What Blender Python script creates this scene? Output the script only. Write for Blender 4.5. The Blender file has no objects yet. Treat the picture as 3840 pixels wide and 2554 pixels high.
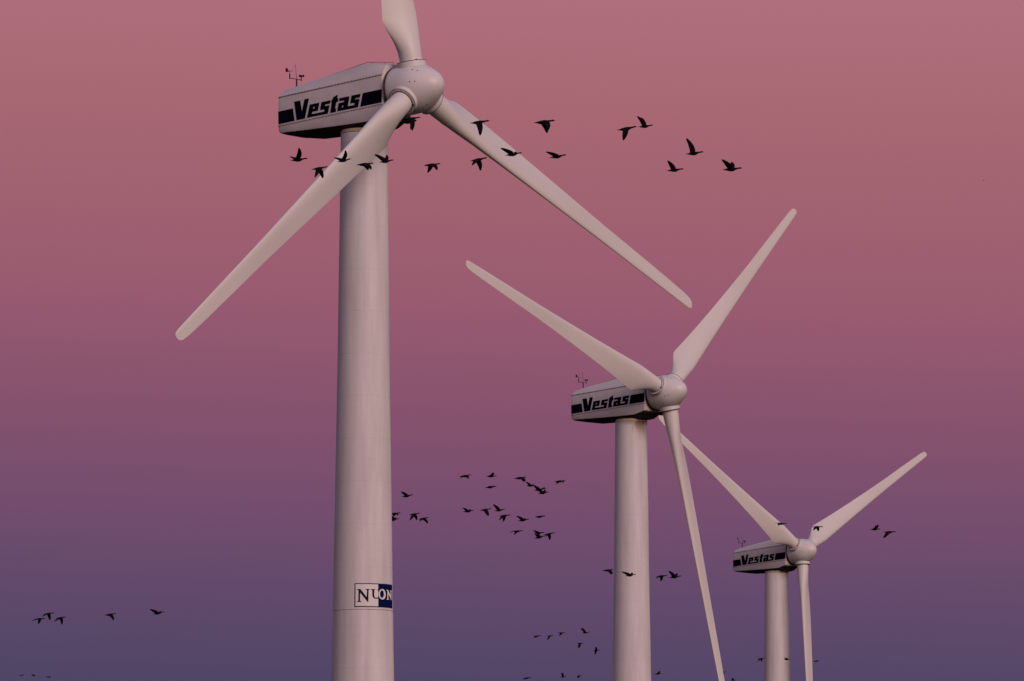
import bpy, bmesh, math, random
from mathutils import Vector, Matrix
from mathutils.geometry import tessellate_polygon

random.seed(7)
R = math.radians
scene = bpy.context.scene
COL = scene.collection

# ------------------------------------------------------------------ camera
CAM_Z = 1.7
PITCH = math.degrees(math.atan((3800 - 1277) / 22000))
cam_data = bpy.data.cameras.new('camera')
cam_data.sensor_width = 36.0
cam_data.lens = 206.25
cam_data.clip_start = 0.5
cam_data.clip_end = 60000
cam = bpy.data.objects.new('camera', cam_data)
cam.location = (0, 0, CAM_Z)
cam.rotation_euler = (R(90 + PITCH), 0, 0)
COL.objects.link(cam)
scene.camera = cam

# ------------------------------------------------------------------ exposure
vs = scene.view_settings
vs.view_transform = 'Standard'
vs.look = 'None'
vs.exposure = 0.0
vs.gamma = 1.0
vs.use_curve_mapping = False


def lin(h):
    h = h.lstrip('#')
    out = []
    for i in (0, 2, 4):
        c = int(h[i:i + 2], 16) / 255
        out.append(c / 12.92 if c <= 0.04045 else ((c + 0.055) / 1.055) ** 2.4)
    return (*out, 1.0)


# ------------------------------------------------------------------ twilight sky
SUN_AZ = 149.0          # degrees clockwise from the view direction: the afterglow stands behind the camera, to the right
SUN_EL = 25.0
world = bpy.data.worlds.new('World')
scene.world = world
world.use_nodes = True
wn, wl = world.node_tree.nodes, world.node_tree.links
wn.clear()


def N(nt, t, **kw):
    n = nt.nodes.new(t)
    for k, v in kw.items():
        setattr(n, k, v)
    return n


def ramp(nt, stops, fac):
    r = nt.nodes.new('ShaderNodeValToRGB')
    cr = r.color_ramp
    cr.interpolation = 'LINEAR'
    while len(cr.elements) > 1:
        cr.elements.remove(cr.elements[-1])
    cr.elements[0].position = stops[0][0]
    cr.elements[0].color = stops[0][1]
    for p, c in stops[1:]:
        e = cr.elements.new(p)
        e.color = c
    nt.links.new(fac, r.inputs['Fac'])
    return r.outputs['Color']


def mth(nt, op, a, b=None, clamp=False):
    m = nt.nodes.new('ShaderNodeMath')
    m.operation = op
    m.use_clamp = clamp
    for i, v in enumerate((a, b)):
        if v is None:
            continue
        if isinstance(v, (int, float)):
            m.inputs[i].default_value = v
        else:
            nt.links.new(v, m.inputs[i])
    return m.outputs[0]


def sky_nodes():
    nt = world.node_tree
    tc = N(nt, 'ShaderNodeTexCoord')
    sep = N(nt, 'ShaderNodeSeparateXYZ')
    wl.new(tc.outputs['Generated'], sep.inputs[0])
    z = sep.outputs['Z']
    # elevation ramp; the twilight wedge opposite the sunset: blue-grey earth shadow, rose belt, pale lavender above
    f = mth(nt, 'POWER', mth(nt, 'MAXIMUM', z, 0.0), 0.5)

    def s(deg):
        return math.sqrt(math.sin(R(deg)))
    # the earth shadow stands highest opposite the sun (to the left), so the belt leans a little
    x_ = sep.outputs['X']
    lean = mth(nt, 'DIVIDE', mth(nt, 'MULTIPLY', x_, 0.035), mth(nt, 'ADD', 1.0, mth(nt, 'MULTIPLY', mth(nt, 'MULTIPLY', x_, x_), 8.0)))
    fb = mth(nt, 'POWER', mth(nt, 'MAXIMUM', mth(nt, 'ADD', z, lean), 0.0), 0.5)
    belt = ramp(nt, [(0.0, lin('#3a3f58')), (s(2.2), lin('#45435f')), (s(3.24), lin('#524666')), (s(4.1), lin('#634a6c')),
                     (s(5.0), lin('#774e6e')), (s(5.9), lin('#87536e')), (s(6.9), lin('#985b70')), (s(7.8), lin('#a06171')),
                     (s(8.8), lin('#a76873')), (s(9.9), lin('#af6f7c')), (s(12), lin('#b07884')), (s(18), lin('#9c8094')),
                     (s(30), lin('#78789c')), (s(55), lin('#565f8a')), (1.0, lin('#454f7c'))], fb)
    glow = ramp(nt, [(0.0, lin('#8a5a44')), (s(3), lin('#b07a58')), (s(8), lin('#cc9a78')), (s(15), lin('#c8a690')),
                     (s(28), lin('#9490a8')), (s(50), lin('#626a96')), (1.0, lin('#454f7c'))], f)
    # azimuth: 0 opposite the sun, 1 towards it
    sx, sy = math.sin(R(SUN_AZ)), math.cos(R(SUN_AZ))
    hl = mth(nt, 'MAXIMUM', mth(nt, 'SQRT', mth(nt, 'SUBTRACT', 1.0, mth(nt, 'MULTIPLY', z, z))), 0.001)
    d = mth(nt, 'ADD', mth(nt, 'MULTIPLY', sep.outputs['X'], sx), mth(nt, 'MULTIPLY', sep.outputs['Y'], sy))
    d = mth(nt, 'DIVIDE', d, hl)
    a = mth(nt, 'POWER', mth(nt, 'MULTIPLY', mth(nt, 'ADD', d, 0.55, ), 1 / 1.55, True), 1.6)
    mix = N(nt, 'ShaderNodeMix', data_type='RGBA')
    wl.new(a, mix.inputs['Factor'])
    wl.new(belt, mix.inputs['A'])
    wl.new(glow, mix.inputs['B'])
    bg = N(nt, 'ShaderNodeBackground')
    wl.new(mix.outputs['Result'], bg.inputs['Color'])
    bg.inputs['Strength'].default_value = 1.0
    out = N(nt, 'ShaderNodeOutputWorld')
    wl.new(bg.outputs[0], out.inputs['Surface'])


sky_nodes()

# the afterglow itself: a very broad, weak, warm light low behind the camera
sun_data = bpy.data.lights.new('afterglow_sun', 'SUN')
sun_data.energy = 2.0
sun_data.angle = R(34)
sun_data.color = (1.0, 0.715, 0.69)
sun = bpy.data.objects.new('afterglow_sun', sun_data)
sdir = Vector((math.sin(R(SUN_AZ)) * math.cos(R(SUN_EL)), math.cos(R(SUN_AZ)) * math.cos(R(SUN_EL)), math.sin(R(SUN_EL))))
sun.rotation_euler = sdir.to_track_quat('Z', 'Y').to_euler()
COL.objects.link(sun)


# ------------------------------------------------------------------ materials
def mat(name, color, rough=0.5, vary=0.0, scale=1.0, stretch=(1, 1, 1), bump=0.0, dirt=None, spec=0.5, fine=0.0):
    m = bpy.data.materials.new(name)
    m.use_nodes = True
    nt = m.node_tree
    b = nt.nodes['Principled BSDF']
    b.inputs['Roughness'].default_value = rough
    b.inputs['Specular IOR Level'].default_value = spec
    b.inputs['Base Color'].default_value = (*color, 1)
    if vary or bump:
        tc = N(nt, 'ShaderNodeTexCoord')
        mp = N(nt, 'ShaderNodeMapping')
        mp.inputs['Scale'].default_value = stretch
        nt.links.new(tc.outputs['Object'], mp.inputs[0])
        nz = N(nt, 'ShaderNodeTexNoise')
        nz.inputs['Scale'].default_value = scale
        nz.inputs['Detail'].default_value = 6
        nt.links.new(mp.outputs[0], nz.inputs['Vector'])
        lo = [max(0, c * (1 - vary)) for c in color]
        hi = [min(1, c * (1 + vary)) for c in color]
        if dirt:
            lo = [l * (1 - dirt[0]) + d * dirt[0] for l, d in zip(lo, dirt[1])]
        c = ramp(nt, [(0.3, (*lo, 1)), (0.7, (*hi, 1))], nz.outputs['Fac'])
        if fine:
            n2 = N(nt, 'ShaderNodeTexNoise')
            n2.inputs['Scale'].default_value = 9.0
            n2.inputs['Detail'].default_value = 3
            nt.links.new(tc.outputs['Object'], n2.inputs['Vector'])
            g = mth(nt, 'ADD', mth(nt, 'MULTIPLY', n2.outputs['Fac'], fine * 2), 1 - fine)
            mx = N(nt, 'ShaderNodeMix', data_type='RGBA', blend_type='MULTIPLY')
            mx.inputs['Factor'].default_value = 1
            nt.links.new(c, mx.inputs['A'])
            nt.links.new(g, mx.inputs['B'])
            c = mx.outputs['Result']
        nt.links.new(c, b.inputs['Base Color'])
        if bump:
            bp = N(nt, 'ShaderNodeBump')
            bp.inputs['Strength'].default_value = bump
            bp.inputs['Distance'].default_value = 0.01
            nt.links.new(nz.outputs['Fac'], bp.inputs['Height'])
            nt.links.new(bp.outputs[0], b.inputs['Normal'])
    return m


M_TOWER = mat('tower_paint', (0.61, 0.58, 0.57), 0.55, 0.05, 1.3, (1.8, 1.8, 0.16), dirt=(0.22, (0.33, 0.30, 0.28)), fine=0.06, spec=0.3)
M_NAC = mat('nacelle_gelcoat', (0.60, 0.57, 0.55), 0.45, 0.05, 1.1, (1, 1, 1), dirt=(0.12, (0.33, 0.30, 0.27)), fine=0.05, spec=0.35)
M_SPIN = mat('spinner_gelcoat', (0.61, 0.59, 0.57), 0.4, 0.04, 1.4, fine=0.04, spec=0.4)
M_BLADE = mat('blade_gelcoat', (0.62, 0.60, 0.56), 0.42, 0.04, 0.5, (1, 1, 0.2), dirt=(0.1, (0.4, 0.37, 0.30)), fine=0.03, spec=0.4)
M_NAVY = mat('dark_navy_vinyl', (0.002, 0.002, 0.009), 0.8, 0.1, 5, spec=0.02)
M_SIGNBLUE = mat('navy_sign_print', (0.002, 0.006, 0.05), 0.8, 0.1, 5, spec=0.05)
M_SIGNCREAM = mat('cream_sign_print', (0.66, 0.64, 0.61), 0.5, 0.04, 5, spec=0.2)
M_DARK = mat('dark_metal', (0.025, 0.02, 0.025), 0.6, 0.2, 8, spec=0.2)
M_GASKET = mat('brown_gasket', (0.20, 0.15, 0.15), 0.8, 0.25, 6, spec=0.2)
M_GAP = mat('dark_gap', (0.06, 0.03, 0.032), 0.9, 0.2, 6, spec=0.1)
M_RING = mat('stained_yaw_ring', (0.42, 0.33, 0.22), 0.7, 0.25, 4, spec=0.2)
M_BELLY_SHADE = mat('painted_shade_underbody', (0.03, 0.022, 0.022), 0.75, 0.35, 2.2, spec=0.2)  # underside shade painted in as a near-black base colour
M_BIRD = mat('black_plumage', (0.005, 0.004, 0.005), 0.85, 0.3, 20, spec=0.08)
M_GROUND = mat('dark_polder_grass', (0.016, 0.02, 0.010), 0.95, 0.3, 0.05, bump=0.3, spec=0.1)


def rusty(base_name, side):
    """tower paint with a brown run-off stain below the yaw ring on the given side (object space)"""
    m = M_TOWER.copy()
    m.name = base_name
    nt = m.node_tree
    b = nt.nodes['Principled BSDF']
    src = b.inputs['Base Color'].links[0].from_socket
    tc = N(nt, 'ShaderNodeTexCoord')
    sep = N(nt, 'ShaderNodeSeparateXYZ')
    nt.links.new(tc.outputs['Object'], sep.inputs[0])
    # direction match
    d = mth(nt, 'ADD', mth(nt, 'MULTIPLY', sep.outputs['X'], side[0]), mth(nt, 'MULTIPLY', sep.outputs['Y'], side[1]))
    nz = N(nt, 'ShaderNodeTexNoise')
    nz.inputs['Scale'].default_value = 3.0
    nz.inputs['Detail'].default_value = 5
    mp = N(nt, 'ShaderNodeMapping')
    mp.inputs['Scale'].default_value = (1, 1, 0.35)
    nt.links.new(tc.outputs['Object'], mp.inputs[0])
    nt.links.new(mp.outputs[0], nz.inputs['Vector'])
    dd = mth(nt, 'ADD', d, mth(nt, 'MULTIPLY', mth(nt, 'SUBTRACT', nz.outputs['Fac'], 0.5), 0.5))
    a = mth(nt, 'MULTIPLY', mth(nt, 'SUBTRACT', dd, 0.98), 5.0, True)
    h = mth(nt, 'MULTIPLY', mth(nt, 'SUBTRACT', sep.outputs['Z'], 43.6), 0.62, True)
    h = mth(nt, 'POWER', h, 1.5)
    rim = mth(nt, 'MULTIPLY', mth(nt, 'SUBTRACT', sep.outputs['Z'], 44.95), 5.0, True)
    side_rim = mth(nt, 'MULTIPLY', mth(nt, 'ADD', mth(nt, 'MULTIPLY', d, 0.5), 0.35, True), rim)
    fac = mth(nt, 'MAXIMUM', mth(nt, 'MULTIPLY', mth(nt, 'MULTIPLY', a, h), 1.0), mth(nt, 'MULTIPLY', side_rim, 0.6))
    mx = N(nt, 'ShaderNodeMix', data_type='RGBA')
    nt.links.new(fac, mx.inputs['Factor'])
    nt.links.new(src, mx.inputs['A'])
    mx.inputs['B'].default_value = (0.17, 0.095, 0.05, 1)
    nt.links.new(mx.outputs['Result'], b.inputs['Base Color'])
    return m


# ------------------------------------------------------------------ helpers
def link(name, me, parent=None, loc=None, rot=None, label=None, kind=None):
    o = bpy.data.objects.new(name, me)
    COL.objects.link(o)
    if parent is not None:
        o.parent = parent
    if loc is not None:
        o.location = loc
    if rot is not None:
        o.rotation_euler = rot
    if label:
        o['label'] = label
    if kind:
        o['kind'] = kind
    return o


def mesh(name, verts, faces, m, smooth=False, angle=None):
    me = bpy.data.meshes.new(name)
    me.from_pydata([tuple(v) for v in verts], [], faces)
    bm = bmesh.new()
    bm.from_mesh(me)
    bmesh.ops.recalc_face_normals(bm, faces=bm.faces)
    if smooth and angle is not None:
        for f in bm.faces:
            f.smooth = True
        for e in bm.edges:
            if len(e.link_faces) == 2 and e.calc_face_angle(0) > R(angle):
                e.smooth = False
    elif smooth:
        for f in bm.faces:
            f.smooth = True
    bm.to_mesh(me)
    bm.free()
    me.materials.append(m)
    return me


def lathe(profile, n, axis='Z', cap0=True, cap1=True):
    """profile [(t, r)] along the axis"""
    vs_, fs = [], []
    for t, r in profile:
        for k in range(n):
            a = 2 * math.pi * k / n
            c, s = r * math.cos(a), r * math.sin(a)
            vs_.append((c, s, t) if axis == 'Z' else (t, c, s))
    for i in range(len(profile) - 1):
        for k in range(n):
            k2 = (k + 1) % n
            fs.append((i * n + k, i * n + k2, (i + 1) * n + k2, (i + 1) * n + k))
    if cap0:
        fs.append(tuple(range(n)))
    if cap1:
        fs.append(tuple((len(profile) - 1) * n + k for k in range(n)))
    return vs_, fs


def tube(p0, p1, r, n=8, r1=None):
    p0, p1 = Vector(p0), Vector(p1)
    q = (p1 - p0).to_track_quat('Z', 'Y')
    L = (p1 - p0).length
    v, f = lathe([(0, r), (L, r if r1 is None else r1)], n)
    return [p0 + q @ Vector(x) for x in v], f


def join(parts):
    V, F = [], []
    for v, f in parts:
        o = len(V)
        V += [tuple(x) for x in v]
        F += [tuple(i + o for i in q) for q in f]
    return V, F


def box(x0, x1, y0, y1, z0, z1):
    v = [(x, y, z) for x in (x0, x1) for y in (y0, y1) for z in (z0, z1)]
    f = [(0, 1, 3, 2), (4, 6, 7, 5), (0, 4, 5, 1), (2, 3, 7, 6), (0, 2, 6, 4), (1, 5, 7, 3)]
    return v, f


def prism(loops, front, back):
    """flat shape with holes given as 2-D loops; front/back map (a, b) -> 3-D"""
    pts = [p for l in loops for p in l]
    tris = tessellate_polygon([[Vector((a, b, 0)) for a, b in l] for l in loops])
    n = len(pts)
    V = [front(*p) for p in pts] + [back(*p) for p in pts]
    F = [tuple(t) for t in tris] + [tuple(i + n for i in reversed(t)) for t in tris]
    o = 0
    for l in loops:
        m_ = len(l)
        for i in range(m_):
            j = (i + 1) % m_
            F.append((o + i, o + j, n + o + j, n + o + i))
        o += m_
    return V, F


def interp(table, x):
    if x <= table[0][0]:
        return table[0][1:]
    for a, b in zip(table, table[1:]):
        if x <= b[0]:
            t = (x - a[0]) / (b[0] - a[0])
            return tuple(p + (q - p) * t for p, q in zip(a[1:], b[1:]))
    return table[-1][1:]


# ------------------------------------------------------------------ ground (below the frame, closes the scene)
gv, gf = [], []
rings = [0, 60, 250, 700, 1500, 4000, 12000, 40000]
for r_ in rings[1:]:
    for k in range(48):
        a_ = 2 * math.pi * k / 48
        gv.append((r_ * math.cos(a_), r_ * math.sin(a_), 0))
for i in range(len(rings) - 2):
    for k in range(48):
        k2 = (k + 1) % 48
        gf.append((i * 48 + k, i * 48 + k2, (i + 1) * 48 + k2, (i + 1) * 48 + k))
gf.append(tuple(range(48)))
link('ground', mesh('ground', gv, gf, M_GROUND), kind='structure')

# ------------------------------------------------------------------ turbine meshes (rotor centre = local origin; +X upwind along the shaft, -Y the lettered side)
HUB = 47.3
TILT = 4.5
OFF = 3.33


def seam_t(x): return 0.767 + 0.0694 * x
def seam_b(x): return -0.716 + 0.0673 * x


def nacelle_mesh():
    st = [  # X, roof z, roof half width scale, side half width, lower edge z, belly z
        (-8.20, 0.42, 0.90, 1.00, -1.38, -1.42),
        (-8.13, 0.60, 0.97, 1.07, -1.56, -1.60),
        (-7.95, 0.66, 1.00, 1.10, -1.63, -1.67),
        (-6.50, 0.90, 1.00, 1.10, -1.64, -1.87),
        (-4.50, 1.20, 1.00, 1.10, -1.64, -1.88),
        (-2.75, 1.465, 1.00, 1.10, -1.62, -1.88),
        (-2.20, 1.43, 1.00, 1.10, -1.60, -1.88),
        (-1.65, 1.36, 1.00, 1.10, -1.47, -1.82),
        (-1.24, 1.28, 1.00, 1.10, -1.36, -1.48),
        (-1.14, 1.22, 0.94, 1.03, -1.30, -1.40)]
    V, F, n = [], [], None
    for X, zr, rs, sw, zl, zb in st:
        ts, bs = seam_t(X), seam_b(X)
        half = [(0.0, zr + 0.03), (0.52 * rs, zr + 0.01), (0.70 * rs, zr - 0.03), (0.80 * rs, zr - 0.12),
                (0.80 * rs + (sw - 0.80 * rs) * 0.5, (zr - 0.12) * 0.55 + ts * 0.45),
                (sw - 0.015, min(ts + 0.06, zr - 0.2)), (sw, ts), (sw + 0.01, bs), (sw - 0.005, zl + 0.13), (sw - 0.04, zl + 0.03), (sw - 0.13, zl - 0.02),
                (0.60, zb), (0.0, zb)]
        ring = [(X, -y, z) for y, z in half] + [(X, y, z) for y, z in reversed(half[1:-1])]
        n = len(ring)
        V += ring
    for i in range(len(st) - 1):
        for k in range(n):
            k2 = (k + 1) % n
            F.append((i * n + k, i * n + k2, (i + 1) * n + k2, (i + 1) * n + k))
    F.append(tuple(range(n)))
    F.append(tuple((len(st) - 1) * n + k for k in range(n)))
    me = mesh('nacelle', V, F, M_NAC, True, 20)
    me.materials.append(M_BELLY_SHADE)
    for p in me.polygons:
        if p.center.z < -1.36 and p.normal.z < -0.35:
            p.material_index = 1  # downward-facing bottom panels take the painted shade colour
    return me


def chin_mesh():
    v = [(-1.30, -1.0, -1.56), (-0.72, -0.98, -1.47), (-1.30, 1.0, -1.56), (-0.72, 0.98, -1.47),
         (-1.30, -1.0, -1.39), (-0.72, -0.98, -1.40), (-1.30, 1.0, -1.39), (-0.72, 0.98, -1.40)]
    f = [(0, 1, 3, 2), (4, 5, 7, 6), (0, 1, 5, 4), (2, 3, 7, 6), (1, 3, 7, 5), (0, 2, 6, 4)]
    return mesh('chin_tray', v, f, M_BELLY_SHADE)


def seam_strip_mesh(fn, side):
    x0, x1 = -8.14, -1.24
    parts = []
    n = 24
    for i in range(n):
        a, b = x0 + (x1 - x0) * i / n, x0 + (x1 - x0) * (i + 1) / n - 0.004
        y0, y1 = side * 1.09, side * 1.118
        za, zb = fn(a), fn(b)
        h = 0.016
        v = [(a, y0, za - h), (a, y1, za - h), (a, y0, za + h), (a, y1, za + h), (b, y0, zb - h), (b, y1, zb - h), (b, y0, zb + h), (b, y1, zb + h)]
        parts.append((v, [(0, 1, 3, 2), (4, 6, 7, 5), (0, 4, 5, 1), (2, 3, 7, 6), (0, 2, 6, 4), (1, 5, 7, 3)]))
    return mesh('seam_strip', *join(parts), M_GASKET)


def seam_bolt_mesh():
    parts = []
    for side in (-1, 1):
        for fn, dz in ((seam_t, 0.045), (seam_b, -0.045)):
            for i in range(34):
                x = -8.0 + 6.8 * i / 33 + random.uniform(-0.02, 0.02)
                z = fn(x) + dz + random.uniform(-0.008, 0.008)
                v, f = lathe([(0, 0.022), (0.03, 0.018)], 6)
                parts.append(([(x + a, side * (1.095 + c), z + b) for a, b, c in v], f))
    return mesh('seam_bolts', *join(parts), M_GASKET)


LETTERS = [
    ('letter V', [[(-7.043, -0.112), (-6.649, -0.086), (-6.528, -0.679), (-6.351, -0.051), (-6.064, -0.036), (-6.325, -1.042), (-6.877, -1.074)]]),
    ('joined letters e and s', [[(-5.999, -0.36), (-5.364, -0.323), (-5.457, -0.72), (-5.827, -0.745), (-5.863, -0.854), (-5.033, -0.813), (-5.009, -0.702), (-5.309, -0.702), (-5.215, -0.312), (-4.609, -0.277), (-4.655, -0.436), (-4.961, -0.454), (-4.992, -0.54), (-4.68, -0.522), (-4.79, -0.938), (-6.176, -1.021)],
                                [(-5.796, -0.593), (-5.75, -0.494), (-5.676, -0.489), (-5.686, -0.588)]]),
    ('letter t', [[(-4.141, -0.032), (-4.178, -0.226), (-4.091, -0.238), (-4.128, -0.4), (-4.234, -0.409), (-4.306, -0.739), (-4.232, -0.74), (-4.263, -0.904), (-4.632, -0.929), (-4.529, -0.416), (-4.565, -0.405), (-4.529, -0.255), (-4.456, -0.235), (-4.446, -0.151)]]),
    ('joined letters a and s', [[(-4.013, -0.231), (-3.362, -0.19), (-3.465, -0.693), (-3.035, -0.676), (-3.015, -0.566), (-3.304, -0.57), (-3.215, -0.177), (-2.623, -0.145), (-2.67, -0.32), (-2.953, -0.335), (-2.984, -0.401), (-2.685, -0.39), (-2.794, -0.812), (-4.158, -0.887), (-4.075, -0.482), (-3.718, -0.453), (-3.687, -0.379), (-4.044, -0.373)],
                                [(-3.864, -0.723), (-3.822, -0.623), (-3.745, -0.618), (-3.78, -0.715)]]),
]
STRIPES = [
    ('stripe block at the tail end', [[(-8.125, -0.515), (-7.141, -0.442), (-7.016, -1.09), (-8.105, -1.16)]]),
    ('stripe block at the rotor end', [[(-2.472, -0.128), (-1.235, -0.047), (-1.235, -0.714), (-2.637, -0.805)]]),
]


def decal(loops, name):
    return mesh(name, *prism(loops, lambda a, b: (a, -1.119, b), lambda a, b: (a, -1.085, b)), M_NAVY)


def decal_far(loops, name):
    # the same lettering read from the other side of the nacelle: mirrored along X about its middle
    mid = -4.66

    def g(y):
        def h(a, b):
            return (2 * mid - a, y, b + 0.0683 * 2 * (mid - a))
        return h
    return mesh(name, *prism(loops, g(1.119), g(1.085)), M_NAVY)


def rail_mesh():
    y = -0.45
    pts = [(-8.05, y, 0.67), (-2.72, y, 1.55), (-1.02, y, 1.37), (-1.02, y, 1.20)]
    parts = [tube(a, b, 0.014, 6) for a, b in zip(pts, pts[1:])]
    for x in (-6.6, -5.2, -3.9, -2.4, -1.6):
        zt = interp([(-8.05, 0.67), (-2.72, 1.55), (-1.02, 1.37)], x)[0]
        parts.append(tube((x, y, zt - 0.16), (x, y, zt), 0.016, 6))
    return mesh('roof_rail', *join(parts), M_GASKET)


PROF = [(-0.985, 1.15), (-0.975, 1.255), (-0.6, 1.27), (-0.2, 1.275), (0.2, 1.255), (0.45, 1.20), (0.70, 1.10), (0.92, 0.98),
        (1.14, 0.83), (1.34, 0.68), (1.50, 0.53), (1.61, 0.39), (1.685, 0.26), (1.725, 0.13), (1.735, 0.03)]


def spinner_mesh():
    fine = []
    for a, b in zip(PROF, PROF[1:]):
        for q in range(2):
            t = q / 2
            fine.append((a[0] + (b[0] - a[0]) * t, a[1] + (b[1] - a[1]) * t))
    fine.append(PROF[-1])
    # smooth
    for _ in range(2):
        fine = [fine[0]] + [((p[0] + 2 * q[0] + s_[0]) / 4, (p[1] + 2 * q[1] + s_[1]) / 4) for p, q, s_ in zip(fine, fine[1:], fine[2:])] + [fine[-1]]
    v, f = lathe(fine, 64, 'X')
    return mesh('spinner', v, f, M_SPIN, True, 40)


def backing_mesh():
    v, f = lathe([(-1.14, 0.98), (-1.02, 0.98), (-1.015, 1.258), (-0.985, 1.262), (-0.98, 1.1)], 64, 'X')
    return mesh('backing_ring', v, f, M_GAP, True, 40)


def collar_mesh():
    prof = [(0.75, 0.72), (1.27, 0.735), (1.325, 0.735), (1.345, 0.72), (1.348, 0.70), (1.35, 0.60), (1.25, 0.595)]
    v, f = lathe(prof, 48, 'Z', True, True)
    return mesh('blade_collar', v, f, M_SPIN, True, 40)


def collar_seal_mesh():
    n = 48
    parts = []
    for z0, z1, ro, ri in ((1.352, 1.368, 0.603, 0.560), (1.322, 1.338, 0.752, 0.700)):
        v, f = lathe([(z0, ro), (z1, ro), (z1, ri), (z0, ri)], n, 'Z', False, False)
        f = list(f) + [(k, (k + 1) % n, 3 * n + (k + 1) % n, 3 * n + k) for k in range(n)]
        parts.append((v, f))
    return mesh('collar_seal', *join(parts), M_GAP, True, 40)


BL = [  # r, chord, thickness ratio, LE fraction, twist
    (0.95, 1.14, 1.0, 0.50, 20), (1.50, 1.14, 1.0, 0.50, 20), (1.9, 1.20, 0.94, 0.48, 20), (2.4, 1.42, 0.74, 0.42, 20), (3.0, 1.78, 0.52, 0.355, 20),
    (3.4, 1.97, 0.42, 0.33, 19.5), (3.6, 1.99, 0.395, 0.33, 19), (4.0, 1.95, 0.37, 0.33, 17.5), (5.0, 1.83, 0.32, 0.33, 14.5), (7.0, 1.62, 0.27, 0.33, 11),
    (9.5, 1.40, 0.235, 0.33, 8), (12.5, 1.18, 0.21, 0.33, 5.5), (15.5, 0.98, 0.19, 0.33, 4), (18.5, 0.86, 0.17, 0.33, 2.5), (21.0, 0.75, 0.16, 0.33, 1.5),
    (22.6, 0.66, 0.15, 0.34, 1), (23.2, 0.57, 0.14, 0.36, 1), (23.42, 0.42, 0.13, 0.40, 1), (23.5, 0.14, 0.1, 0.45, 1)]


def blade_mesh():
    """span +Z, leading edge towards +X at zero twist, downwind +Y"""
    n = 32
    V, F = [], []
    rs = []
    for a, b in zip(BL, BL[1:]):
        k = 3 if b[0] - a[0] > 1 else 2
        for q in range(k):
            rs.append(a[0] + (b[0] - a[0]) * q / k)
    rs.append(BL[-1][0])
    for r_ in rs:
        c, tc, le, tw = interp([(b[0], b[1], b[2], b[3], b[4]) for b in BL], r_)
        circ = max(0.0, min(1.0, (tc - 0.38) / 0.62))
        for k in range(n):
            a = 2 * math.pi * k / n
            xc = 0.5 - 0.5 * math.cos(a)              # 0 at leading edge, 1 at trailing edge
            sgn = 1 if math.sin(a) >= 0 else -1
            yt = 5 * tc * (0.2969 * math.sqrt(max(xc, 0)) - 0.126 * xc - 0.3516 * xc ** 2 + 0.2843 * xc ** 3 - 0.1036 * xc ** 4)
            yc = 0.5 * tc * math.sin(a)
            camber = 0.03 * math.sin(math.pi * xc) * (1 - circ)
            y = (sgn * yt * (1 - circ) + yc * circ) + camber
            X, Y = (le - xc) * c, y * c
            t = R(-tw)
            V.append((X * math.cos(t) - Y * math.sin(t), X * math.sin(t) + Y * math.cos(t), r_))
    for i in range(len(rs) - 1):
        for k in range(n):
            k2 = (k + 1) % n
            F.append((i * n + k, i * n + k2, (i + 1) * n + k2, (i + 1) * n + k))
    F.append(tuple(range(n)))
    F.append(tuple((len(rs) - 1) * n + k for k in range(n)))
    return mesh('blade', V, F, M_BLADE, True, 50)


TOWER = [(-0.8, 1.89), (21.3, 1.503), (33.0, 1.315), (45.28, 1.178)]


def tower_part(z0, z1, m):
    prof = []
    z = z0
    zs = []
    k = 0
    while z < z1 - 0.3:
        zs.append(z)
        z += 2.13
    zs.append(z1)
    for i, z in enumerate(zs):
        r_ = interp(TOWER, z)[0]
        if i == 0:
            prof += [(z, r_ - 0.02), (z + 0.012, r_)]
        elif i == len(zs) - 1:
            prof += [(z - 0.012, r_), (z, r_ - 0.02)]
        else:
            prof += [(z - 0.013, r_), (z - 0.008, r_ - 0.005), (z + 0.008, r_ - 0.005), (z + 0.013, r_)]   # weld groove
    v, f = lathe(prof, 96)
    return mesh('tower_section', v, f, m, True, 9)


def yaw_ring_mesh():
    v, f = lathe([(45.29, 1.10), (45.29, 1.195), (45.37, 1.195), (45.38, 1.14), (45.47, 1.14)], 64)
    return mesh('yaw_ring', v, f, M_RING, True, 40)


def ball(c, r, n=10, m_=6, half=False):
    V, F = [], []
    top = math.pi / 2 if half else math.pi
    for i in range(m_ + 1):
        a = top * i / m_
        for k in range(n):
            b = 2 * math.pi * k / n
            V.append((c[0] + r * math.sin(a) * math.cos(b), c[1] + r * math.sin(a) * math.sin(b), c[2] + r * math.cos(a)))
    for i in range(m_):
        for k in range(n):
            k2 = (k + 1) % n
            F.append((i * n + k, i * n + k2, (i + 1) * n + k2, (i + 1) * n + k))
    return V, F


MX = -7.87
MZ = 1.26
mast_me = mesh('weather_mast', *join([tube((MX, 0, 0.5), (MX, 0, MZ), 0.040, 10), tube((MX, -0.53, MZ), (MX, 0.36, MZ), 0.019, 8),
                                      tube((MX, -0.53, MZ - 0.05), (MX, -0.53, MZ + 0.18), 0.032, 8), tube((MX, 0.36, MZ - 0.05), (MX, 0.36, MZ + 0.16), 0.025, 8)]), M_DARK)
rod_me = mesh('lightning_rod', *join([tube((MX, 0, MZ), (MX - 0.06, -0.05, MZ + 0.82), 0.014, 6, 0.009)]), M_DARK)


def vane_mesh():
    v1 = tube((0, 0, 0), (0, 0, 0.20), 0.014, 8)
    v2 = tube((-0.12, 0, 0.20), (0.19, 0, 0.20), 0.013, 6)
    fin = prism([[(-0.06, 0.18), (-0.17, 0.38), (-0.28, 0.38), (-0.28, 0.18)]], lambda a, b: (a, -0.008, b), lambda a, b: (a, 0.008, b))
    hub = tube((0, 0, 0), (0, 0, 0.05), 0.034, 8)
    return mesh('wind_vane', *join([v1, v2, fin, hub]), M_DARK)


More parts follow.
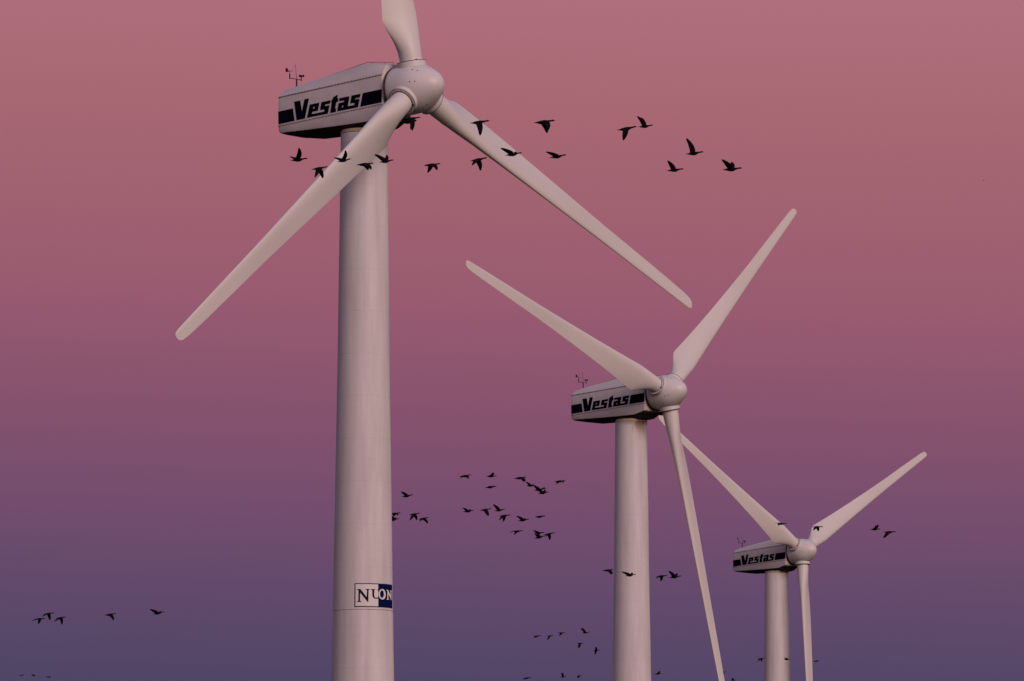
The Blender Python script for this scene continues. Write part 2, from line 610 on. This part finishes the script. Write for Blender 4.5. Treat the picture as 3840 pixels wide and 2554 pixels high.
def cups_mesh():
    parts = [tube((0, 0, 0), (0, 0, 0.08), 0.016, 8)]
    for k in range(3):
        a = R(20 + 120 * k)
        c = (0.10 * math.cos(a), 0.10 * math.sin(a), 0.07)
        parts.append(tube((0, 0, 0.07), c, 0.008, 6))
        parts.append(ball(c, 0.064))
    return mesh('anemometer_cups', *join(parts), M_DARK, True, 50)


vane_me, cups_me = vane_mesh(), cups_mesh()
nac_me = nacelle_mesh()
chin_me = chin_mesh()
strips = [seam_strip_mesh(seam_t, -1), seam_strip_mesh(seam_b, -1), seam_strip_mesh(seam_t, 1), seam_strip_mesh(seam_b, 1)]
bolts_me = seam_bolt_mesh()
letters_me = [(lab, decal(l, 'letter')) for lab, l in LETTERS]
letters_far = [(lab, decal_far(l, 'letter')) for lab, l in LETTERS]
stripes_me = [(lab, decal(l, 'stripe_block')) for lab, l in STRIPES] + [(lab, decal_far(l, 'stripe_block')) for lab, l in STRIPES]
rail_me = rail_mesh()
spin_me, back_me, collar_me, seal_me, blade_me, ring_me = spinner_mesh(), backing_mesh(), collar_mesh(), collar_seal_mesh(), blade_mesh(), yaw_ring_mesh()
sb_v, sb_f = lathe([(0, 0.030), (0.02, 0.024)], 8)
sbolt_me = mesh('spinner_bolt', sb_v, sb_f, M_DARK)
cap_v, cap_f = lathe([(0, 0.06), (0.06, 0.045)], 8)
cap_me = mesh('collar_cap', cap_v, cap_f, M_DARK)

# blade frame: local (chord, upwind, span) -> rotor frame (X upwind, Y away, Z up)
def blade_rot(th):
    # d = u sin + w cos ; t (leading edge, clockwise seen from the front) = u cos - w sin
    d = Vector((0, math.sin(th), math.cos(th)))
    t = Vector((0, math.cos(th), -math.sin(th)))
    a = Vector((1, 0, 0))
    return Matrix((t, -a, d)).transposed()       # columns chord, downwind, span


def turbine(name, label, base, alpha, hub_z, theta, tower_mats, vane_turn):
    root = bpy.data.objects.new(name, None)
    COL.objects.link(root)
    root.empty_display_size = 2
    root.location = base
    root.rotation_euler = (0, 0, R(alpha - 90))
    root['label'] = label
    root['category'] = 'wind turbine'
    root['group'] = 'white three-bladed wind turbines in a row'
    dz = hub_z - HUB
    link('tower_section', tower_part(-0.8, 21.3, tower_mats[0]), root, (0, 0, dz))
    link('tower_section', tower_part(21.31, 45.28, tower_mats[1]), root, (0, 0, dz), label=tower_mats[2])
    link('yaw_ring', ring_me, root, (0, 0, dz))
    hub = (OFF, 0, hub_z)
    nac = link('nacelle', nac_me, root, hub)
    for s_ in strips:
        link('seam_strip', s_, nac)
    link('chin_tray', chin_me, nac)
    link('seam_bolts', bolts_me, nac, kind='stuff')
    for lab, me in stripes_me:
        link('stripe_block', me, nac, label=lab)
    for lab, me in letters_me + letters_far:
        link('letter', me, nac, label=lab)
    link('roof_rail', rail_me, root, hub)
    mast = link('weather_mast', mast_me, root, hub)
    link('lightning_rod', rod_me, mast)
    link('wind_vane', vane_me, mast, (MX, -0.53, MZ + 0.15), (0, 0, R(vane_turn)))
    link('anemometer_cups', cups_me, mast, (MX, 0.36, MZ + 0.14), (0, 0, R(vane_turn * 1.7)))
    tilt = Matrix.Rotation(R(-TILT), 3, 'Y')
    ctr = tilt @ Vector((0, 0, 0)) + Vector((0, 0, -0.0))
    te = tilt.to_euler()
    sp = link('spinner', spin_me, root, hub, te)
    link('backing_ring', back_me, sp)
    for k in range(3):
        th = R(theta + 120 * k)
        M = blade_rot(th)
        link('blade_collar', collar_me, sp, (0, 0, 0), M.to_euler())
        link('collar_seal', seal_me, sp, (0, 0, 0), M.to_euler())
        ca = R(200)
        link('collar_cap', cap_me, sp, M @ Vector((-0.29, -0.58, 1.33)), M.to_euler())
        link('blade', blade_me, root, hub, (tilt @ M).to_euler())
        for off in (42, 60 + 18):
            ph = th + R(off)
            for X in (0.62, 0.86):
                rr = interp(PROF, X)[0] + 0.0
                d = Vector((0, math.sin(ph), math.cos(ph)))
                nrm = (d + Vector((0.35, 0, 0))).normalized()
                link('spinner_bolt', sbolt_me, sp, Vector((X, 0, 0)) + d * rr, nrm.to_track_quat('Z', 'Y').to_euler())
    return root


def place(hx, hy, alpha, scale):
    """hub position from its bearing, elevation and distance (surveyed from the photograph)"""
    D = 22000 / (76.0 * scale)
    p = R(PITCH)
    sx, sz = (hx - 1920) / 22000, (1277 - hy) / 22000
    d = Vector((sx, math.cos(p) - sz * math.sin(p), math.sin(p) + sz * math.cos(p)))
    d *= D / d.y
    a = R(alpha)
    return Vector((d.x - OFF * math.sin(a), d.y + OFF * math.cos(a), 0)), d.z + CAM_Z


plain = (M_TOWER, M_TOWER, None)
b1, h1 = place(1556, 331.5, 50.7, 1.0)
T1 = turbine('wind_turbine', 'nearest and tallest white wind turbine, with a blue and white sign low on its tower', b1, 50.7, h1, -7.4, plain, 0)
b2, h2 = place(2500, 1471, 50.5, 0.675)
rm = rusty('tower_paint_with_rust_run', (math.cos(R(14)), -math.sin(R(14))))
T2 = turbine('wind_turbine', 'middle white wind turbine, brown rust stain at the top of its tower', b2, 50.5, h2, 288.7, (M_TOWER, rm, 'white tower section with a rust run below the nacelle'), 75)
b3, h3 = place(3007, 2068, 46.5, 0.498)
T3 = turbine('wind_turbine', 'smallest and farthest white wind turbine, at the right behind the middle one', b3, 46.5, h3, 301.4, plain, 100)

# ------------------------------------------------------------------ the utility's sign on the near tower
S_FRAME = [(-16.1, 22.87), (76.8, 22.87), (76.8, 21.69), (-16.1, 21.69)]
CAMDIR = math.degrees(math.atan2(-b1.x, -b1.y))   # bearing of the camera seen from the tower


def on_tower(lift):
    # phi: degrees to the right of the line towards the camera
    cx, cy = -b1.x, -b1.y
    L = math.hypot(cx, cy)
    cx, cy = cx / L, cy / L
    rx, ry = -cy, cx                   # screen right

    def g(phi, z):
        rr = interp(TOWER, z)[0] + lift
        p = R(phi)
        return (rr * (cx * math.cos(p) + rx * math.sin(p)), rr * (cy * math.cos(p) + ry * math.sin(p)), z)
    return g


def dense(loop, step=3.0):
    out = []
    for (a, b), (c, d) in zip(loop, loop[1:] + loop[:1]):
        k = max(1, int(abs(c - a) / step))
        for q in range(k):
            out.append((a + (c - a) * q / k, b + (d - b) * q / k))
    return out


def grid_patch(p0, p1, z0, z1, lift, m, name, base=0.0):
    n = max(2, int((p1 - p0) / 2.5))
    g, h = on_tower(lift), on_tower(base)
    V, F = [], []
    for i in range(n + 1):
        p = p0 + (p1 - p0) * i / n
        V += [g(p, z0), g(p, z1), h(p, z1), h(p, z0)]
    for i in range(n):
        for k in range(4):
            k2 = (k + 1) % 4
            F.append((i * 4 + k, i * 4 + k2, i * 4 + 4 + k2, i * 4 + 4 + k))
    F += [(0, 1, 2, 3), (n * 4, n * 4 + 1, n * 4 + 2, n * 4 + 3)]
    return mesh(name, V, F, m, True, 40)


rz = T1.rotation_euler.z
sgn = link('company_sign', grid_patch(-16.1, 76.8, 21.69, 22.87, 0.012, M_SIGNBLUE, 'company_sign', -0.02), T1, (0, 0, 0), (0, 0, -rz), label='blue and white company sign curved round the tower')
link('white_field', grid_patch(-14.1, 30.3, 21.735, 22.825, 0.018, M_SIGNCREAM, 'white_field', 0.006), sgn)


def letter_on_tower(loops, m, lab):
    loops = [dense(l) for l in loops]
    # split the letter into narrow vertical slices so it bends with the tower
    tri = tessellate_polygon([[Vector((a, b * 20, 0)) for a, b in l] for l in loops])
    pts = [p for l in loops for p in l]
    bm = bmesh.new()
    vs_ = [bm.verts.new((a, b * 20, 0)) for a, b in pts]
    for t in tri:
        try:
            bm.faces.new([vs_[i] for i in t])
        except ValueError:
            pass
    for c in range(-15, 76, 3):
        geom = bm.verts[:] + bm.edges[:] + bm.faces[:]
        bmesh.ops.bisect_plane(bm, geom=geom, plane_co=(c, 0, 0), plane_no=(1, 0, 0))
    ext = bmesh.ops.extrude_face_region(bm, geom=bm.faces[:])
    top = {v for v in ext['geom'] if isinstance(v, bmesh.types.BMVert)}
    g1, g0 = on_tower(0.024), on_tower(0.008)
    for v in bm.verts:
        f = g1 if v in top else g0
        v.co = Vector(f(v.co.x, v.co.y / 20))
    bmesh.ops.recalc_face_normals(bm, faces=bm.faces)
    me = bpy.data.meshes.new('letter')
    bm.to_mesh(me)
    bm.free()
    me.materials.append(m)
    link('letter', me, sgn, label=lab)


L_N1 = [(-11.5, 22.58), (-4.9, 22.583), (7.2, 22.181), (7.8, 22.533), (4.6, 22.566), (4.6, 22.583), (13.0, 22.585), (13.0, 22.568), (10.7, 22.524), (10.3, 21.93), (9.4, 21.929), (-5.3, 22.402), (-5.4, 21.989), (-2.5, 21.958), (-2.5, 21.938), (-11.7, 21.94), (-11.7, 21.96), (-8.5, 21.99), (-8.3, 22.523), (-11.5, 22.56)]
L_U = [(15.3, 22.581), (24.1, 22.587), (24.1, 22.567), (21.9, 22.53), (21.9, 22.258), (23.0, 22.178), (26.3, 22.148), (28.9, 22.173), (30.2, 22.209), (30.2, 22.123), (27.1, 22.101), (22.8, 22.112), (19.6, 22.156), (18.1, 22.256), (17.9, 22.527), (15.5, 22.561)]
L_N2 = [(50.4, 22.58), (56.0, 22.584), (66.2, 22.312), (66.9, 22.53), (63.4, 22.55), (63.4, 22.57), (73.0, 22.581), (73.0, 22.566), (70.5, 22.521), (69.6, 22.091), (68.2, 22.088), (56.8, 22.378), (57.0, 22.156), (59.7, 22.125), (59.7, 22.105), (51.0, 22.097), (51.0, 22.117), (53.6, 22.151), (53.9, 22.535), (50.7, 22.561)]
letter_on_tower([L_N1], M_SIGNBLUE, 'first letter N')
letter_on_tower([L_U], M_SIGNBLUE, 'letter U')
letter_on_tower([[(27.8, 22.58), (30.2, 22.583), (30.2, 22.52)]], M_SIGNBLUE, 'serif of the letter U')


def ell(cx, cz, rx, rz_, n=28, rev=False):
    l = [(cx + rx * math.cos(2 * math.pi * k / n), cz + rz_ * math.sin(2 * math.pi * k / n)) for k in range(n)]
    return l[::-1] if rev else l


letter_on_tower([ell(39.8, 22.343, 8.9, 0.262), ell(38.9, 22.35, 4.8, 0.19, 28, True)], M_SIGNCREAM, 'letter O')
letter_on_tower([L_N2], M_SIGNCREAM, 'last letter N')

# ------------------------------------------------------------------ birds: one continuous body each
BODY = [(-0.31, 0.000, 0.030, 0.006), (-0.24, 0.000, 0.040, 0.018), (-0.16, -0.004, 0.058, 0.042), (-0.07, -0.008, 0.076, 0.062), (0.015, -0.010, 0.084, 0.070), (0.085, -0.004, 0.064, 0.056),
        (0.13, 0.006, 0.042, 0.039), (0.18, 0.014, 0.029, 0.030), (0.24, 0.020, 0.025, 0.026), (0.282, 0.024, 0.029, 0.030), (0.308, 0.023, 0.024, 0.025), (0.328, 0.018, 0.013, 0.012), (0.358, 0.013, 0.005, 0.005)]
NB = 10
SPAN = 0.56


def wing_path(tip, side):
    dx, dz = tip
    d2 = math.hypot(dx, dz)
    dy = side * math.sqrt(max(SPAN ** 2 - d2 ** 2, 0.14 ** 2))
    return Vector((dx, dy, dz))


def bird_mesh(tip_near, tip_far, seed):
    rnd = random.Random(seed)
    V, F = [], []
    for x, z, ry, rzz in BODY:
        for k in range(NB):
            a = 2 * math.pi * (k - 0.5) / NB + 0.35
            V.append((x, ry * math.cos(a), z + rzz * math.sin(a)))
    skip = set()
    # rings 3,4,5 carry the wings: faces (3,k) and (4,k)
    kn, kf = 5, 0   # quad starting at k: far side (+Y) k=0 ; near side (-Y) k=4
    kn = 4
    for i in range(len(BODY) - 1):
        for k in range(NB):
            if i in (2, 3) and k in (kn, kf):
                continue
            k2 = (k + 1) % NB
            F.append((i * NB + k, (i + 1) * NB + k, (i + 1) * NB + k2, i * NB + k2))
    F.append(tuple(range(NB)))
    F.append(tuple((len(BODY) - 1) * NB + k for k in range(NB)))
    for side, kk, tip in ((1, kf, tip_far), (-1, kn, tip_near)):
        T = wing_path(tip, side)
        k2 = (kk + 1) % NB
        # which of kk / k2 is the upper row
        up, lo = (k2, kk) if side > 0 else (kk, k2)
        loop = [4 * NB + up, 3 * NB + up, 2 * NB + up, 2 * NB + lo, 3 * NB + lo, 4 * NB + lo]
        root = Vector((-0.045, side * 0.075, 0.015))
        L = T.length
        dirn = T.normalized()
        fwd = Vector((1, 0, 0))
        # local chord direction, mostly along the body
        ch = (fwd - dirn * fwd.dot(dirn) * 0.75).normalized()
        nrm = dirn.cross(ch).normalized()
        if nrm.z < 0 and abs(nrm.z) > 0.2:
            nrm = -nrm
        bend = rnd.uniform(0.02, 0.05)
        stt = [(0.10, 0.20, 0.024), (0.28, 0.195, 0.020), (0.46, 0.185, 0.016), (0.64, 0.155, 0.012), (0.82, 0.115, 0.008), (0.94, 0.07, 0.006), (1.0, 0.03, 0.004)]
        prev = loop
        for s_, c, th in stt:
            arch = 4 * s_ * (1 - s_)
            P = root + (T - root * 0.6) * s_ + Vector((bend * arch * 1.1, 0, bend * arch * (1.0 if T.z < 0.1 else -0.3)))
            sweep = -0.035 * s_ * s_
            P = P + ch * (sweep + 0.01)
            base = len(V)
            for u, w in ((0.45, 0.35), (0.1, 1.0), (-0.55, 0.12), (-0.55, -0.12), (0.1, -0.6), (0.45, -0.35)):
                V.append(tuple(P + ch * (u * c) + nrm * (w * th)))
            cur = list(range(base, base + 6))
            for q in range(6):
                q2 = (q + 1) % 6
                F.append((prev[q], prev[q2], cur[q2], cur[q]))
            prev = cur
        F.append(tuple(prev))
    return mesh('bird', V, F, M_BIRD, True, 60)


# flock, position x y z, size, climb angle, near wing tip (forward, up), far wing tip (forward, up)
BIRDS = [
    ('A', -7.83, 213.0, 32.8, 0.96, 5.5, 0.11, 0.38, -0.29, 0.22),
    ('A', -7.07, 213.0, 32.48, 0.92, 8.1, -0.17, -0.4, 0.13, -0.35),
    ('A', -6.17, 213.0, 32.77, 0.8, 10.1, 0.2, 0.38, -0.38, 0.27),
    ('A', -5.41, 213.0, 32.63, 0.96, 4.4, 0.29, -0.28, 0.15, -0.16),
    ('A', -4.62, 213.0, 32.74, 0.83, 7.5, -0.41, 0.36, 0.11, 0.34),
    ('A', -2.95, 213.0, 32.61, 0.94, 4.5, 0.24, -0.29, -0.13, -0.23),
    ('A', -3.67, 213.0, 34.33, 0.9, 4.2, -0.04, -0.5, 0.01, -0.46),
    ('B', -1.2, 213.0, 34.19, 1.09, 5.9, 0.05, -0.43, 0.03, -0.39),
    ('B', 1.17, 213.0, 34.2, 1.18, 5.1, 0.16, -0.32, 0.12, -0.28),
    ('B', -1.24, 213.0, 32.8, 0.98, 9.8, -0.23, -0.25, 0.07, -0.36),
    ('B', 0.04, 213.0, 33.0, 0.94, 7.3, -0.41, 0.27, 0.16, 0.17),
    ('B', 1.67, 213.0, 32.92, 0.96, 7.8, -0.38, 0.19, -0.09, 0.23),
    ('C', 4.2, 213.0, 33.95, 1.1, 8.8, -0.14, -0.35, -0.1, -0.31),
    ('C', 4.89, 213.0, 34.04, 0.84, 5.1, -0.27, 0.44, -0.08, 0.45),
    ('C', 6.68, 213.0, 33.04, 1.01, 5.7, -0.19, 0.55, -0.11, 0.54),
    ('C', 5.97, 213.0, 32.42, 0.94, 4.6, -0.22, 0.33, 0.15, 0.12),
    ('C', 8.06, 213.0, 32.45, 1.08, 3.6, -0.29, 0.3, 0.08, 0.31),
    ('D', -2.98, 369.0, 35.41, 1.13, 6.7, -0.2, -0.15, 0.23, -0.13),
    ('D', -1.33, 369.0, 35.39, 1.05, -1.3, 0.18, 0.18, 0.06, 0.15),
    ('D', -1.36, 369.0, 34.7, 1.13, 3.9, -0.08, -0.05, 0.28, 0.06),
    ('D', 0.49, 369.0, 35.28, 1.21, 4.8, 0.31, -0.24, 0.24, -0.18),
    ('D', 1.18, 369.0, 34.79, 0.93, -1.4, -0.31, 0.23, 0.21, 0.15),
    ('D', 1.74, 369.0, 34.54, 1.17, 7.6, -0.26, 0.23, 0.32, 0.13),
    ('D', 1.96, 369.0, 34.33, 1.06, 7.2, -0.36, 0.28, 0.18, 0.23),
    ('D', 3.0, 369.0, 35.07, 1.09, 4.1, 0.25, -0.15, -0.14, -0.1),
    ('D', -6.62, 369.0, 34.14, 1.14, 9.0, -0.26, 0.26, -0.13, 0.19),
    ('D', -7.39, 369.0, 33.03, 1.05, 5.1, 0.23, -0.17, -0.09, -0.15),
    ('D', -7.49, 369.0, 32.63, 1.06, 8.4, -0.02, 0.17, 0.18, 0.17),
    ('D', -6.16, 369.0, 32.99, 1.05, 5.9, -0.26, -0.39, 0.15, -0.34),
    ('D', -5.6, 369.0, 32.71, 1.02, 8.7, -0.21, -0.2, 0.27, -0.32),
    ('D', -2.77, 369.0, 33.17, 1.05, 5.5, -0.26, 0.21, 0.18, 0.16),
    ('D', -1.69, 369.0, 33.27, 1.13, 6.7, 0.19, -0.4, 0.14, -0.31),
    ('D', -0.79, 369.0, 33.24, 1.06, 8.4, -0.28, 0.38, -0.16, 0.36),
    ('D', -0.48, 369.0, 32.89, 1.13, 3.9, -0.26, -0.27, -0.04, -0.29),
    ('D', 0.71, 369.0, 32.61, 1.1, 7.3, -0.31, 0.26, 0.14, 0.14),
    ('D', 1.75, 369.0, 32.83, 1.05, 6.3, 0.3, -0.08, -0.16, 0.04),
    ('D', 0.35, 369.0, 31.91, 1.01, 3.5, -0.46, -0.1, -0.18, -0.17),
    ('D', 1.69, 369.0, 31.8, 1.09, 2.0, -0.29, 0.13, -0.0, -0.11),
    ('D', 1.73, 369.0, 31.53, 1.14, 10.5, -0.19, 0.18, 0.05, 0.15),
    ('D', 2.34, 369.0, 31.74, 1.06, 9.3, -0.19, -0.17, 0.03, -0.34),
    ('E', 5.63, 345.0, 27.64, 1.0, 4.6, 0.29, -0.29, 0.26, -0.23),
    ('E', 6.97, 345.0, 27.34, 1.0, 6.8, -0.44, 0.26, 0.18, 0.18),
    ('E', 8.81, 345.0, 27.29, 1.02, 4.1, -0.3, -0.15, -0.0, -0.26),
    ('E', 9.59, 345.0, 27.24, 1.13, 5.5, -0.26, 0.32, 0.2, 0.21),
    ('F', 16.12, 350.0, 30.8, 0.96, 0.7, -0.48, 0.0, -0.15, -0.07),
    ('F', 18.26, 350.0, 30.61, 1.01, -0.6, -0.22, -0.25, 0.13, -0.22),
    ('F', 21.71, 350.0, 30.47, 0.98, 1.0, 0.22, 0.24, 0.12, 0.26),
    ('F', 22.58, 350.0, 30.3, 1.15, 0.8, -0.31, -0.34, -0.23, -0.28),
    ('G', -26.19, 325.0, 23.43, 0.88, 2.7, -0.43, -0.14, -0.09, -0.29),
    ('G', -25.7, 325.0, 23.72, 0.92, 5.5, -0.33, -0.18, 0.05, -0.37),
    ('G', -25.02, 325.0, 23.49, 0.89, 5.7, -0.35, -0.23, 0.04, -0.4),
    ('G', -22.3, 325.0, 23.67, 1.01, 6.7, 0.23, -0.36, 0.19, -0.29),
    ('G', -19.62, 325.0, 23.75, 1.01, 9.4, -0.36, 0.27, 0.13, 0.13),
    ('H', -56.85, 680.0, 40.62, 0.93, 7.6, -0.26, -0.1, 0.26, 0.12),
    ('H', -55.44, 680.0, 40.61, 0.86, 1.6, -0.22, 0.18, 0.02, -0.15),
    ('H', -53.76, 680.0, 40.44, 0.93, 6.1, -0.26, -0.09, 0.22, -0.14),
    ('I', 1.99, 470.0, 31.74, 1.0, 5.4, -0.08, -0.17, -0.19, -0.08),
    ('I', 3.05, 470.0, 31.76, 0.84, 6.4, -0.29, -0.4, -0.23, -0.32),
    ('I', 3.98, 470.0, 32.0, 0.91, 1.0, -0.37, -0.04, -0.16, -0.25),
    ('I', 5.9, 470.0, 32.02, 0.97, 4.3, -0.34, 0.36, -0.24, 0.45),
    ('I', 5.47, 470.0, 31.17, 0.86, -0.0, -0.09, -0.49, -0.17, -0.39),
    ('I', 6.75, 470.0, 30.6, 0.94, 3.2, 0.0, 0.28, -0.09, -0.34),
    ('I', 1.23, 470.0, 28.39, 0.91, 3.3, -0.39, -0.17, -0.12, -0.11),
    ('I', 4.1, 470.0, 28.47, 0.74, 6.9, -0.12, 0.48, 0.04, 0.45),
    ('I', 5.37, 470.0, 28.56, 0.73, 2.9, -0.17, -0.25, -0.03, -0.25),
    ('J', 12.94, 520.0, 31.59, 1.02, 6.0, 0.21, 0.22, -0.07, 0.06),
    ('J', 18.75, 520.0, 31.75, 0.74, 1.6, -0.07, -0.25, 0.07, -0.25),
    ('J', 19.62, 520.0, 31.03, 0.85, 2.1, -0.19, 0.19, 0.02, 0.24),
    ('J', 22.07, 520.0, 32.94, 1.01, 4.2, -0.24, -0.23, 0.11, -0.25),
    ('J', 24.37, 520.0, 32.87, 0.96, -1.3, -0.2, 0.15, 0.09, 0.15),
    ('J', 26.98, 520.0, 32.72, 0.91, 3.4, -0.08, -0.1, 0.16, 0.06),
    ('K', 105.53, 1300.0, 186.84, 0.8, 2.0, -0.1, -0.03, -0.05, -0.01),
]
GROUPS = {'A': 'birds flying past the upper part of the nearest turbine', 'B': 'birds flying past the upper part of the nearest turbine',
          'C': 'birds flying past the upper part of the nearest turbine', 'D': 'distant birds between the nearest and the middle tower',
          'E': 'birds crossing in front of the middle tower', 'F': 'birds passing the farthest rotor', 'G': 'birds at the lower left',
          'H': 'tiny birds at the bottom left', 'I': 'birds low in the sky left of the middle tower', 'J': 'small birds at the bottom right', 'K': None}
LABELS = '''black bird with spread raised wings below the nearest nacelle's tail, leftmost of its flock
black bird with both wings beating down at the near turbine's lower left blade
black bird with raised V-shaped wings at the left edge of the near tower
black bird with one wing swept down, between two wing-raised birds on the near tower
black bird with broad raised wings at the right edge of the near tower
black bird alone in the pink gap right of the near tower, wings beating down
dark bird directly under the nearest spinner, wing hanging down below the nacelle front
black bird with wing pointing straight down, high on the near lower right blade
black bird in open sky right of the near blade, wing slanting down
black bird with two drooping wings just left of the near lower right blade
black bird with raised wings over the middle of the near lower right blade
black bird with short raised wings in open sky just right of the near blade
black bird with wing down, its bill touching another bird's tail
black bird with wings straight up, upper bird of the touching pair at right
black bird with the longest upright wing, like a sail, at upper right
black bird with triangular half-raised wings, lower left of the three at right
black bird with broad square raised wings, rightmost of the upper flock
small dark bird with drooping wings, top left of the middle distance flock
small bird with one wing raised, second along the distant flock's top row
flat small bird gliding just below the second bird of the top row
small bird with wing reaching down, at the head of the descending chain of birds
small bird second in the descending chain, between the drooping wing and the dark clump
small bird with raised wings, upper one of the dark clump that ends the chain
small bird lowest of the dark clump that ends the chain, wings up
small dark bird with short drooping wings, rightmost of the distant flock
small lone bird with raised wing right of the near tower, above a drooping pair
small bird half hidden by the near tower edge, upper of two
small bird half hidden by the near tower edge, lower of two
small bird with both wings straight down, left one of the pair by the near tower
small bird with drooping wings, right and lower of the pair near the tower
small bird with low raised wings, leftmost of the middle row in the distant flock
small bird with a long hanging wing, second in the distant flock's middle row
small bird with tall raised wing, highest of the middle row in the distant flock
small bird with two wings hanging down, directly below the tall-winged one
small bird with half-raised wings, right of the two-winged drooping bird
small flat bird, rightmost of the middle row of the distant flock
small bird with arched wings, leftmost of the bottom row of the distant flock
small bird with level wings, upper of the two stacked in the bottom row
small bird lower of the two stacked in the bottom row of the distant flock
small bird with wings down, rightmost of the bottom row of the distant flock
black bird with wing down just left of the middle tower
black bird with raised wings directly in front of the middle tower
black bird with drooping wings just right of the middle tower
black bird with raised wings left of the middle turbine's lower blade, rightmost of four
black bird with arched wings on the far turbine's upper left blade
black bird with wings beating down at the root of the far turbine's right blade
small dark bird with raised wings, left of the two right of the far turbine
black bird with wing swept down, rightmost bird beside the far turbine
dark bird with spread drooping wings, leftmost of the five at lower left
dark bird second and highest of the three clustered at lower left
dark bird with wings down, right of the cluster of three at lower left
dark bird alone in the middle of the lower left group, wing down
dark bird with raised wings, rightmost of the lower left group
tiny bird at the bottom left edge, first of three
tiny bird at the bottom left edge, middle of three
tiny bird at the bottom left edge, right and lowest of three
small gliding bird, leftmost of the row left of the middle tower's base
small bird with wing swept back and down, second in the low row
small bird with spread wings, third in the low row left of the middle tower
small bird with tall curved raised wing, highest of the low group
small bird with wing hanging straight down, below the curved-winged one
small cross-shaped bird, one wing up and one down, nearest the middle tower at left
small arched bird at the bottom edge, left of the three lowest
small bird with upright wing at the bottom edge, middle of the three lowest
small bird with short wing down at the bottom edge, right of the three lowest
tiny bird just right of the middle tower at the bottom edge
tiny bird just right of the middle turbine's lower blade near its tip
tiny bird cut close to the bottom edge between middle blade and far tower
tiny bird touching the left edge of the far tower near the bottom
tiny bird in front of the right side of the far tower near the bottom
tiny gliding bird right of the far turbine's downward blade
faint speck of a very distant bird alone at the far right'''.split('\n')
assert len(LABELS) == len(BIRDS), (len(LABELS), len(BIRDS))
for i, (fl, x, y, z, sc, pitch, nx, nz_, fx, fz) in enumerate(BIRDS):
    yy = y + random.Random(i).uniform(-4, 4)
    k = yy / y
    o = link('bird', bird_mesh((nx, nz_), (fx, fz), i), None, (x * k, yy, CAM_Z + (z - CAM_Z) * k), (0, R(-pitch), 0))
    o.scale = (sc * k,) * 3
    o['label'] = LABELS[i]
    o['category'] = 'bird'
    if GROUPS[fl]:
        o['group'] = GROUPS[fl]
